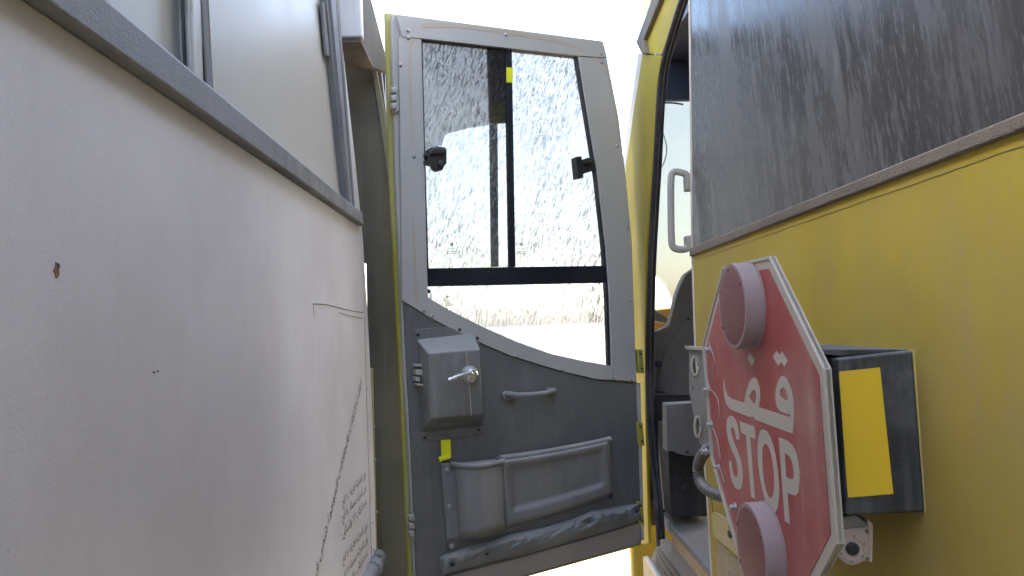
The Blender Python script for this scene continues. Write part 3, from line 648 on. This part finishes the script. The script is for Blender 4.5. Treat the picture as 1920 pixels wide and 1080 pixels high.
# screws of the frame
for a, b in ((765, 57), (765, 71), (948, 65), (1127, 101), (1128, 117), (776, 293), (1157, 273), (1176, 426), (1181, 562), (795, 582), (810, 592), (970, 667), (1052, 692), (1145, 710), (1158, 712), (1185, 712), (751, 122)):
    screw(DOOR, a, b, .005 if (b < 66 or 590 < b < 700) else .003, door, .0055)
screw(DOOR, 804, 546, -.008, door, .006, 'black_plastic')
# lock box
N1 = .072
pl = [(779, 622), (785, 617), (868, 611), (878, 616), (897, 630), (899, 645), (905, 799), (903, 811), (892, 816), (797, 829), (790, 824), (787, 760), (779, 640)]
dpart('lock_box_plate', pl, .003, -.0028, 'box_grey', bevel=.001)
fbx = [DP(804, 663, N1), DP(901, 655, N1), DP(905, 777, N1), DP(809, 784, N1)]
bbx = [DP(781, 636, .003), DP(887, 624, .003), DP(904, 799, .003), DP(790, 811, .003)]
mk('lock_box', fbx+bbx, [[0, 1, 2, 3], [4, 5, 6, 7], [0, 1, 5, 4], [1, 2, 6, 5], [2, 3, 7, 6], [3, 0, 4, 7]], 'box_grey', door, bevel=.005, seg=3, label='dusty grey sheet metal lock cover with chrome lever')
seam = [DP(874, 660, N1+.0005), DP(877, 690, N1+.0005), DP(884, 780, N1+.0005)]
tube('lock_box_seam', seam, .0012, 'stain', door, seg=6)
for a, b in ((784, 627), (862, 618), (895, 634), (797, 820), (898, 805)): screw(DOOR, a, b, .0045, door, .005, 'black_plastic')
kc = DP(880, 703, N1)
lathe('lever_base', kc, DOOR.n, [(.026, 0), (.026, .006), (.021, .012), (.019, .022), (.013, .027), (.004, .028)], 'chrome', door, seg=24, sharp=55)
lv = [DP(884, 700, N1+.030), DP(872, 702, N1+.034), DP(858, 706, N1+.036), DP(845, 711, N1+.034), DP(840, 712, N1+.032)]
tube('lever_handle', lv, lambda t: .010-.003*abs(t-.3)-.0035*t, 'chrome', door, seg=12, ry=.006)
# latch hardware on the left flank of the cover
for (a, b, c, d_) in ((777, 682, 792, 688), (780, 692, 793, 704), (779, 706, 788, 716), (781, 719, 795, 724)):
    dpart('latch_bolt', [(a, b), (c, b+1), (c, d_), (a, d_-1)], .030, .006, 'zinc', bevel=.002)
# pull handle
hp2 = [DP(952, 742, .006), DP(956, 740, .032), DP(975, 741, .038), DP(1000, 740, .038), DP(1024, 737, .038), DP(1036, 733, .032), DP(1038, 733, .004)]
tube('pull_handle', hp2, .0095, 'pocket_grey', door, seg=12, ry=.008, sub=5)
dpart('handle_foot', [(944, 737), (950, 733), (964, 734), (969, 741), (966, 750), (950, 751), (944, 746)], .014, -.002, 'pocket_grey', bevel=.004)
dpart('handle_foot', [(1026, 729), (1032, 726), (1040, 727), (1042, 735), (1040, 741), (1030, 741)], .014, -.002, 'pocket_grey', bevel=.004)
screw(DOOR, 957, 742, .016, door, .006, 'black_plastic')
# yellow strap
dpart('yellow_strap', [(827, 825), (845, 824), (846, 858), (833, 864), (828, 858)], .008, .005, 'tape', bevel=.0008, label='fluorescent yellow strap hanging below the lock cover')
dpart('strap_knot', [(823, 857), (836, 853), (846, 856), (843, 861), (833, 862), (826, 867)], .018, .009, 'tape', bevel=.003)
# moulded pocket: flat right part with a recess, bulged bin on the left
def quadpx(c, s, t): # c: TL,TR,BR,BL ; t=0 bottom
    a = (lerp(c[3][0], c[2][0], s), lerp(c[3][1], c[2][1], s)); b = (lerp(c[0][0], c[1][0], s), lerp(c[0][1], c[1][1], s))
    return lerp(a[0], b[0], t), lerp(a[1], b[1], t)
pc = [(936, 860), (1143, 824), (1150, 926), (947, 990)]
def pock(s, t):
    n = .028+.026*t
    e = min(s, 1-s)*3.6; e2 = min(t, 1-t)*1.6
    rim = ss(0, .10, min(e, e2*1.2))
    n = n*(.55+.45*rim)
    rin = ss(.05, .12, s)*ss(.05, .11, 1-s)*ss(.16, .30, t)*ss(.10, .20, 1-t)
    n -= .019*rin
    x, y = quadpx(pc, s, t); y += 3*math.sin(s*3.1)
    return DP(x, y, n)
grid('door_pocket', pock, 60, 34, 'pocket_grey', door, back=lambda v: v-DOOR.n*((v-DOOR.o).dot(DOOR.n)-.002), label='moulded grey door pocket with recessed panel')
bc = [(828, 869), (944, 864), (947, 996), (840, 1014)]
def bin_(s, t):
    n = .010
    if s > .2:
        q = (s-.2)/.8; n += .075*max(0, math.sin(math.pi*min(1, q*.86+.06)))**.65*ss(0, .14, t+.04)
    x, y = quadpx(bc, s, t); y += 9*math.sin(math.pi*max(0, (s-.12)/.88))*(.9 if t > .5 else .6)*(abs(t-.5)*2)
    if s < .2: n = .010
    return DP(x, y, n)
grid('bottle_bin', bin_, 48, 26, 'pocket_grey', door, back=lambda v: v-DOOR.n*((v-DOOR.o).dot(DOOR.n)-.002))
rim = [bin_(.16+.84*i/16, 1.0)+DOOR.n*.001 for i in range(17)]
tube('bin_rim', rim, .0075, 'pocket_grey', door, seg=10, sub=2)
rim2 = [pock(i/16, 1.0)+DOOR.n*.004 for i in range(17)]
tube('pocket_rim', rim2, .0105, 'pocket_grey', door, seg=10, sub=2)
dpart('pocket_flange', [(838, 1012), (842, 1036), (920, 1012), (1060, 958), (1153, 932), (1152, 905), (1060, 930), (940, 980)], .006, -.002, 'panel_dark')
for a, b in ((839, 881), (843, 950), (848, 1024)): 
    screw(DOOR, a, b, .012, door, .0075)
screw(DOOR, 1145, 930, .008, door, .005, 'black_plastic')
# crumpled padded bar across the bottom
ptop = [(826, 1044), (880, 1022), (960, 1001), (1030, 986), (1070, 974), (1110, 957), (1150, 951), (1198, 944)]
pbot = [(829, 1080), (862, 1070), (930, 1052), (990, 1038), (1060, 1018), (1110, 1004), (1160, 990), (1203, 974)]
def pl_at(P, s):
    L = len(P)-1; i = min(int(s*L), L-1); q = s*L-i
    return lerp(P[i][0], P[i+1][0], q), lerp(P[i][1], P[i+1][1], q)
DIMP = ((848, 1057, 9), (913, 1038, 8), (1105, 979, 7), (1194, 958, 6))
def pad(s, t):
    a = pl_at(ptop, s); b = pl_at(pbot, s)
    x, y = lerp(b[0], a[0], t), lerp(b[1], a[1], t)
    e = ss(0, .03, s)*ss(0, .03, 1-s)
    n = .004+(.030+.010*noise.noise(Vector((s*9, t*2.5, 1)))+.006*noise.noise(Vector((s*30, t*6, 4))))*max(.0, math.sin(math.pi*t))**.5*(.35+.65*e)
    for cx, cy, r in DIMP: n -= .016*math.exp(-(((x-cx)/r)**2+((y-cy)/r)**2))
    return DP(x, y, max(.003, n))
grid('padded_bar', pad, 110, 18, 'pad_grey', door, back=lambda v: v-DOOR.n*((v-DOOR.o).dot(DOOR.n)-.001), label='crumpled dusty padded bar along the door bottom')
for cx, cy, r in DIMP: screw(DOOR, cx, cy, .016, door, .007, 'black_plastic')
# strikers on the free edge
for (x, y, hh) in ((740, 185, 27), (774, 988, 28)):
    dpart('latch_plate', [(x-2, y-hh), (x+7, y-hh), (x+9, y+hh-6), (x+3, y+hh), (x, y+hh)], -.004, -.014, 'zinc')
    for k in (-16, -1, 14):
        dpart('latch_tooth', [(x-7, y+k-6), (x+4, y+k-7), (x+5, y+k+5), (x-5, y+k+6)], .014, -.0038, 'zinc', bevel=.004)
# hinge leaves at the post
for y0, y1 in ((655, 700), (792, 836), (940, 985)):
    dpart('hinge', [(1195, y0), (1205, y0), (1209, y1), (1199, y1)], .004, -.012, 'yellow_edge')
    screw(DOOR, 1201, y0+8, .0055, door, .004, 'black_plastic'); screw(DOOR, 1204, y1-9, .0055, door, .004, 'black_plastic')
dpart('hinge_strip', [(1194, 718), (1201, 718), (1208, 1012), (1203, 1014)], -.004, -.028, 'frame_grey')

# ================================================================== STOP SIGN
sg = empty('stop_sign', PX(1440, 780, XS+.01), 'faded red octagonal stop sign with white Arabic and English lettering, folded against the yellow bus', 'stop sign')
oc = [(1444, 480), (1547, 692), (1572, 1020)]
TRp, RTp, RBp = [SIGN.p(*q) for q in oc]
LTp, LBp = SIGN.p(1319, 645), SIGN.p(1334, 858)
hh = (RTp.z-RBp.z)                 # side length
TLy = (LTp.y+ (TRp.z-LTp.z)*-.98)
TLp = Vector((XS, lerp(LTp.y, RTp.y, .29), TRp.z+.001))
BRp = Vector((XS, TRp.y-.012, RBp.z-(TRp.z-RTp.z))); BLp = Vector((XS, TLp.y-.012, BRp.z))
OCT = [TLp, TRp, RTp, RBp, BRp, BLp, LBp, LTp]
prism('sign_plate', OCT, (.006, 0, 0), 'sign_white', sg, bevel=.001)
cen = sum(OCT, Vector())/8
def inset(P, d):
    out = []; n = len(P)
    for i in range(n):
        a, b, c = P[i-1], P[i], P[(i+1) % n]
        e = (b-a).normalized(); g_ = (c-b).normalized()
        n1 = Vector((0, -e.z, e.y)); n2 = Vector((0, -g_.z, g_.y))
        if n1.dot(cen-b) < 0: n1 = -n1
        if n2.dot(cen-b) < 0: n2 = -n2
        k = (n1+n2); k = k/(k.dot(n1)); out.append(b+k*d)
    return out
RED = [p+Vector((-.0008, 0, 0)) for p in inset(OCT, .0155)]
prism('red_field', RED, (.0006, 0, 0), 'sign_red', sg)
# raised rim along the outer edge
oo = inset(OCT, .0035); v = []; f = []
for a, b in zip(OCT, oo): v += [a+Vector((-.0022, 0, 0)), b+Vector((-.0022, 0, 0)), b+Vector((.0, 0, 0)), a+Vector((.007, 0, 0))]
for i in range(8):
    j = (i+1) % 8
    for k in range(4): f.append([i*4+k, i*4+(k+1) % 4, j*4+(k+1) % 4, j*4+k])
mk('sign_rim', v, f, 'sign_white', sg)
def z3(p): return (1320+p[0]/4.91, 640+p[1]/4.91)
def z4(p): return (1320+p[0]/4.5, 760+p[1]/4.5)
def letter(name, loops, z, label=None): return holed(name, [[z(p) for p in lp] for lp in loops], SIGN, .0014, .0009, 'sign_white', sg, label=label)
letter('arabic_word', [[(187, 340), (193, 430), (213, 497), (245, 525), (370, 568), (378, 520), (395, 440), (422, 365), (440, 340), (457, 332), (474, 340), (490, 360), (510, 425), (517, 500), (508, 570), (502, 606), (650, 655), (792, 702), (793, 640), (784, 640), (783, 674), (740, 660), (700, 642), (672, 605), (656, 530), (660, 445), (675, 390), (692, 345), (706, 325), (722, 319), (742, 328), (762, 352), (800, 440), (820, 530), (828, 640), (822, 760), (815, 850), (640, 785), (480, 725), (442, 686), (430, 700), (330, 662), (240, 625), (205, 582), (184, 500), (178, 410)],
    [(725, 424), (705, 445), (698, 480), (703, 505), (735, 535), (772, 545), (769, 500), (757, 455), (740, 430)], [(457, 447), (437, 465), (415, 520), (440, 558), (460, 582), (474, 555), (480, 505), (474, 460)]], z3, 'white Arabic word for stop')
letter('letter_dot', [[(423, 102), (398, 155), (440, 228), (466, 172)]], z3)
letter('letter_dot', [[(665, 90), (633, 142), (685, 228), (707, 192), (742, 238), (770, 180), (715, 95), (697, 132)]], z3)
letter('letter_s', [[(295, 292), (297, 245), (283, 175), (265, 122), (245, 96), (222, 88), (203, 98), (193, 125), (190, 165), (192, 210), (198, 260), (215, 330), (245, 400), (268, 450), (281, 510), (285, 570), (281, 600), (270, 610), (255, 598), (242, 562), (233, 515), (229, 470), (211, 468), (214, 530), (225, 605), (243, 662), (265, 698), (290, 712), (310, 702), (321, 670), (325, 610), (321, 535), (305, 450), (280, 380), (252, 315), (233, 260), (226, 220), (229, 195), (240, 184), (254, 197), (264, 235), (270, 285)]], z4)
letter('letter_t', [[(302, 135), (422, 182), (432, 285), (388, 267), (428, 788), (398, 775), (352, 250), (312, 232)]], z4)
letter('letter_o', [[(492, 203), (472, 218), (459, 260), (452, 330), (452, 410), (458, 500), (472, 610), (492, 710), (515, 795), (545, 870), (580, 908), (602, 902), (619, 870), (629, 810), (633, 730), (630, 640), (619, 540), (602, 430), (582, 340), (555, 262), (525, 217)], [(514, 322), (500, 338), (492, 380), (490, 440), (493, 540), (505, 645), (522, 728), (540, 772), (557, 786), (574, 778), (586, 740), (592, 680), (591, 600), (584, 520), (570, 430), (550, 362), (532, 330)]], z4)
letter('letter_p', [[(630, 272), (665, 283), (705, 303), (745, 340), (773, 395), (792, 470), (802, 550), (804, 640), (799, 710), (786, 748), (765, 762), (735, 752), (703, 737), (722, 1000), (682, 978), (660, 690), (645, 480)], [(678, 402), (700, 412), (722, 432), (740, 470), (752, 520), (758, 575), (755, 612), (742, 628), (715, 617), (692, 605), (685, 500)]], z4)
def drum(px, py, R, D):
    p = SIGN.p(px, py, D); p.x = XS
    a = Vector((-1, 0, 0))
    lathe('warning_lamp', p, a, [(R*1.03, -.001), (R*1.03, .002), (R, .003), (R, D-.002), (R*.985, D), (R*.955, D)], 'lamp_body', sg, seg=56, sharp=45, label='pale drum of the round warning lamp')
    lens = lathe('lamp_lens', p, a, [(R*.95, D-.004), (R*.95, D-.0005), (R*.8, D+.0012), (R*.4, D+.002), (R*.05, D+.0022)], 'lamp_face', sg, seg=48)
    for k in range(6):
        q = math.radians(25+60*k); c = p+a*D+Vector((0, math.cos(q), math.sin(q)))*R*.86
        lathe('lens_screw', c, a, [(.0028, 0), (.0026, .0016), (.001, .0022)], 'lamp_face', sg, seg=10)
    return p
drum(1372, 574, .059, .026)
drum(1407, 1030, .060, .026)
def hexbolt(p, r, par, m='screw_metal'):
    a = Vector((-1, 0, 0))
    lathe('bolt', p, a, [(r*1.5, 0), (r*1.5, .0015), (r*1.45, .002)], m, par, seg=18)
    v, f = lathegeo(p+a*.002, a, [(r, 0), (r, .006), (r*.85, .007)], 6); mk('bolt', v, f, m, par)
for q in (z3((58, 80)), z3((40, 450)), z3((72, 770)), z4((20, 392)), z4((268, 860))): hexbolt(SIGN.p(*q, .001), .0048, sg)
hexbolt(SIGN.p(*z4((128, 518)), .001), .003, sg)
for L in ([z3((45, 5)), z3((72, 90)), z3((97, 180)), z3((85, 280)), z3((74, 385))], [z3((30, 335)), z3((55, 430)), z3((105, 490)), z3((133, 560)), z3((142, 690))], [z3((72, 780)), z3((110, 870)), z3((135, 980)), z3((150, 1080))], [z4((130, 520)), z4((150, 580)), z4((168, 650))]):
    tube('sign_wire', [SIGN.p(*q, .0016) for q in L], .0009, 'pale_wire', sg, seg=6)
# hinge bracket behind the far edge, with slots
BR = YF(1.66)
oval = lambda cx, cy, rx, ry: [(cx+rx*math.cos(2*math.pi*i/18), cy+ry*math.sin(2*math.pi*i/18)) for i in range(18)]
holed('hinge_bracket', [[(1293, 656), (1325, 652), (1345, 850), (1312, 832), (1308, 815), (1293, 735)], oval(1303, 686, 5, 17), oval(1308, 800, 4.5, 18), oval(1299, 728, 2, 4)], BR, 0, -.004, 'camera_grey', sg)
pxp('bracket_flange', [(1290, 649), (1330, 651), (1330, 658), (1292, 656)], BR, .012, -.02, 'sign_white', sg, bevel=.001)
for cx, cy, rx, ry in ((1303, 686, 6, 18), (1308, 800, 5.5, 19)):
    P = [BR.p(a, b, .002) for a, b in oval(cx, cy, rx, ry)]; tube('slot_rim', P+[P[0]], .0028, 'sign_white', sg, seg=8, sub=0)
# flexible conduit
cp = [SIGN.p(*q, -.012) for q in ((1338, 838), (1322, 848), (1311, 866), (1309, 888), (1315, 907), (1330, 921), (1352, 930), (1380, 935))]
sp_ = smoothpath(cp, 22)
v, f = tubegeo(sp_, lambda t: .0068+.0036*(int(round(t*(len(sp_)-1))) % 6 < 3), 12)
mk('flexible_conduit', v, f, 'conduit', sg, smooth=True, label='ribbed grey flexible cable conduit')
pxp('conduit_clip', [(1309, 845), (1316, 840), (1326, 843), (1336, 838), (1338, 850), (1324, 852)], SIGN, -.002, -.02, 'sign_white', sg, bevel=.002)

# ================================================================== housing behind the sign
YH = .825
zt = PY(1710, 657, YH).z; zbm = PY(1735, 961, YH).z
hs = empty('marker_housing', (XR-.04, YH+.05, zbm), 'black sheet metal housing with a yellow reflective sticker, behind the stop sign', 'housing')
H_ = YF(YH)
fc = [H_.p(1573, 672), H_.p(1712, 657), H_.p(1736, 961), H_.p(1588, 967)]
bk = [Vector((.372, 1.14, zt-.004)), Vector((XR-.003, 1.14, zt)), Vector((XR-.003, 1.14, zbm)), Vector((.378, 1.14, zbm-.003))]
mk('housing_body', fc+bk, [[0, 1, 2, 3], [4, 5, 6, 7], [0, 1, 5, 4], [1, 2, 6, 5], [2, 3, 7, 6], [3, 0, 4, 7]], 'black_box', hs, bevel=.004, seg=3)
prism('housing_flange', [H_.p(1711, 656), H_.p(1715, 656), H_.p(1740, 961), H_.p(1735, 961)], (0, .3, 0), 'yellow_dusty', hs)
pxp('housing_side', [(1548, 668), (1574, 668), (1589, 966), (1566, 966)], YF(YH+.03), 0, -.2, 'black_box', hs, bevel=.006)
pxp('top_flap', [(1546, 655), (1713, 655), (1713, 658), (1575, 668), (1546, 664)], YF(YH+.012), .002, -.2, 'black_box', hs, bevel=.001)
pxp('reflective_sticker', [(1573, 697), (1650, 689), (1675, 926), (1590, 933)], H_, .0012, .0004, 'sticker', hs, label='plain yellow reflective sticker')
lathe('housing_bolt', PY(1569, 930, YH+.02), (-1, 0, 0), [(.012, 0), (.012, .004), (.009, .008)], 'black_box', hs)

# ================================================================== small camera under it
YC = .87
cm = empty('side_camera', PX(1620, 1010, XR-.02), 'small pinkish side camera with a round lens, below the black housing', 'camera')
F_ = YF(YC)
pxp('back_plate', [(1627, 972), (1638, 984), (1637, 1056), (1629, 1054)], F_, .01, -.09, 'camera_pink', cm, bevel=.002)
a = [F_.p(1573, 1000, .012), F_.p(1576, 999, .012), F_.p(1631, 990, .012), F_.p(1631, 1054, .012), F_.p(1600, 1052, .012), F_.p(1580, 1042, .012), F_.p(1573, 1026, .012)]
prism('camera_body', [F_.p(1571, 995, .012), F_.p(1631, 989, .012), F_.p(1632, 1054, .012), F_.p(1603, 1052, .012), F_.p(1582, 1044, .012), F_.p(1572, 1028, .012)], (0, .10, .012), 'camera_pink', cm, bevel=.003)
pxp('camera_hood', [(1566, 972), (1604, 966), (1630, 984), (1631, 990), (1571, 996)], F_, .006, -.09, 'camera_grey', cm, bevel=.002)
lc = F_.p(1597, 1028, .012)
lathe('lens_ring', lc, (0, -1, 0), [(.0185, -.003), (.0185, .001), (.0165, .0022), (.0125, .0022), (.0115, .0005)], 'camera_pink', cm, seg=32)
lathe('lens', lc, (0, -1, 0), [(.0075, 0), (.0075, .0035), (.006, .0052), (.002, .0058)], 'black_plastic', cm, seg=24)
for k in range(6):
    q = math.radians(20+60*k); lathe('ring_screw', lc+Vector((math.cos(q), 0, math.sin(q)))*.0145, (0, -1, 0), [(.0011, .0015), (.0011, .003)], 'rust_metal', cm, seg=8)
for q in ((1625, 996), (1626, 1047)): lathe('corner_screw', F_.p(q[0], q[1], .012), (0, -1, 0), [(.0022, 0), (.0022, .0018), (.001, .0022)], 'rust_metal', cm, seg=10)
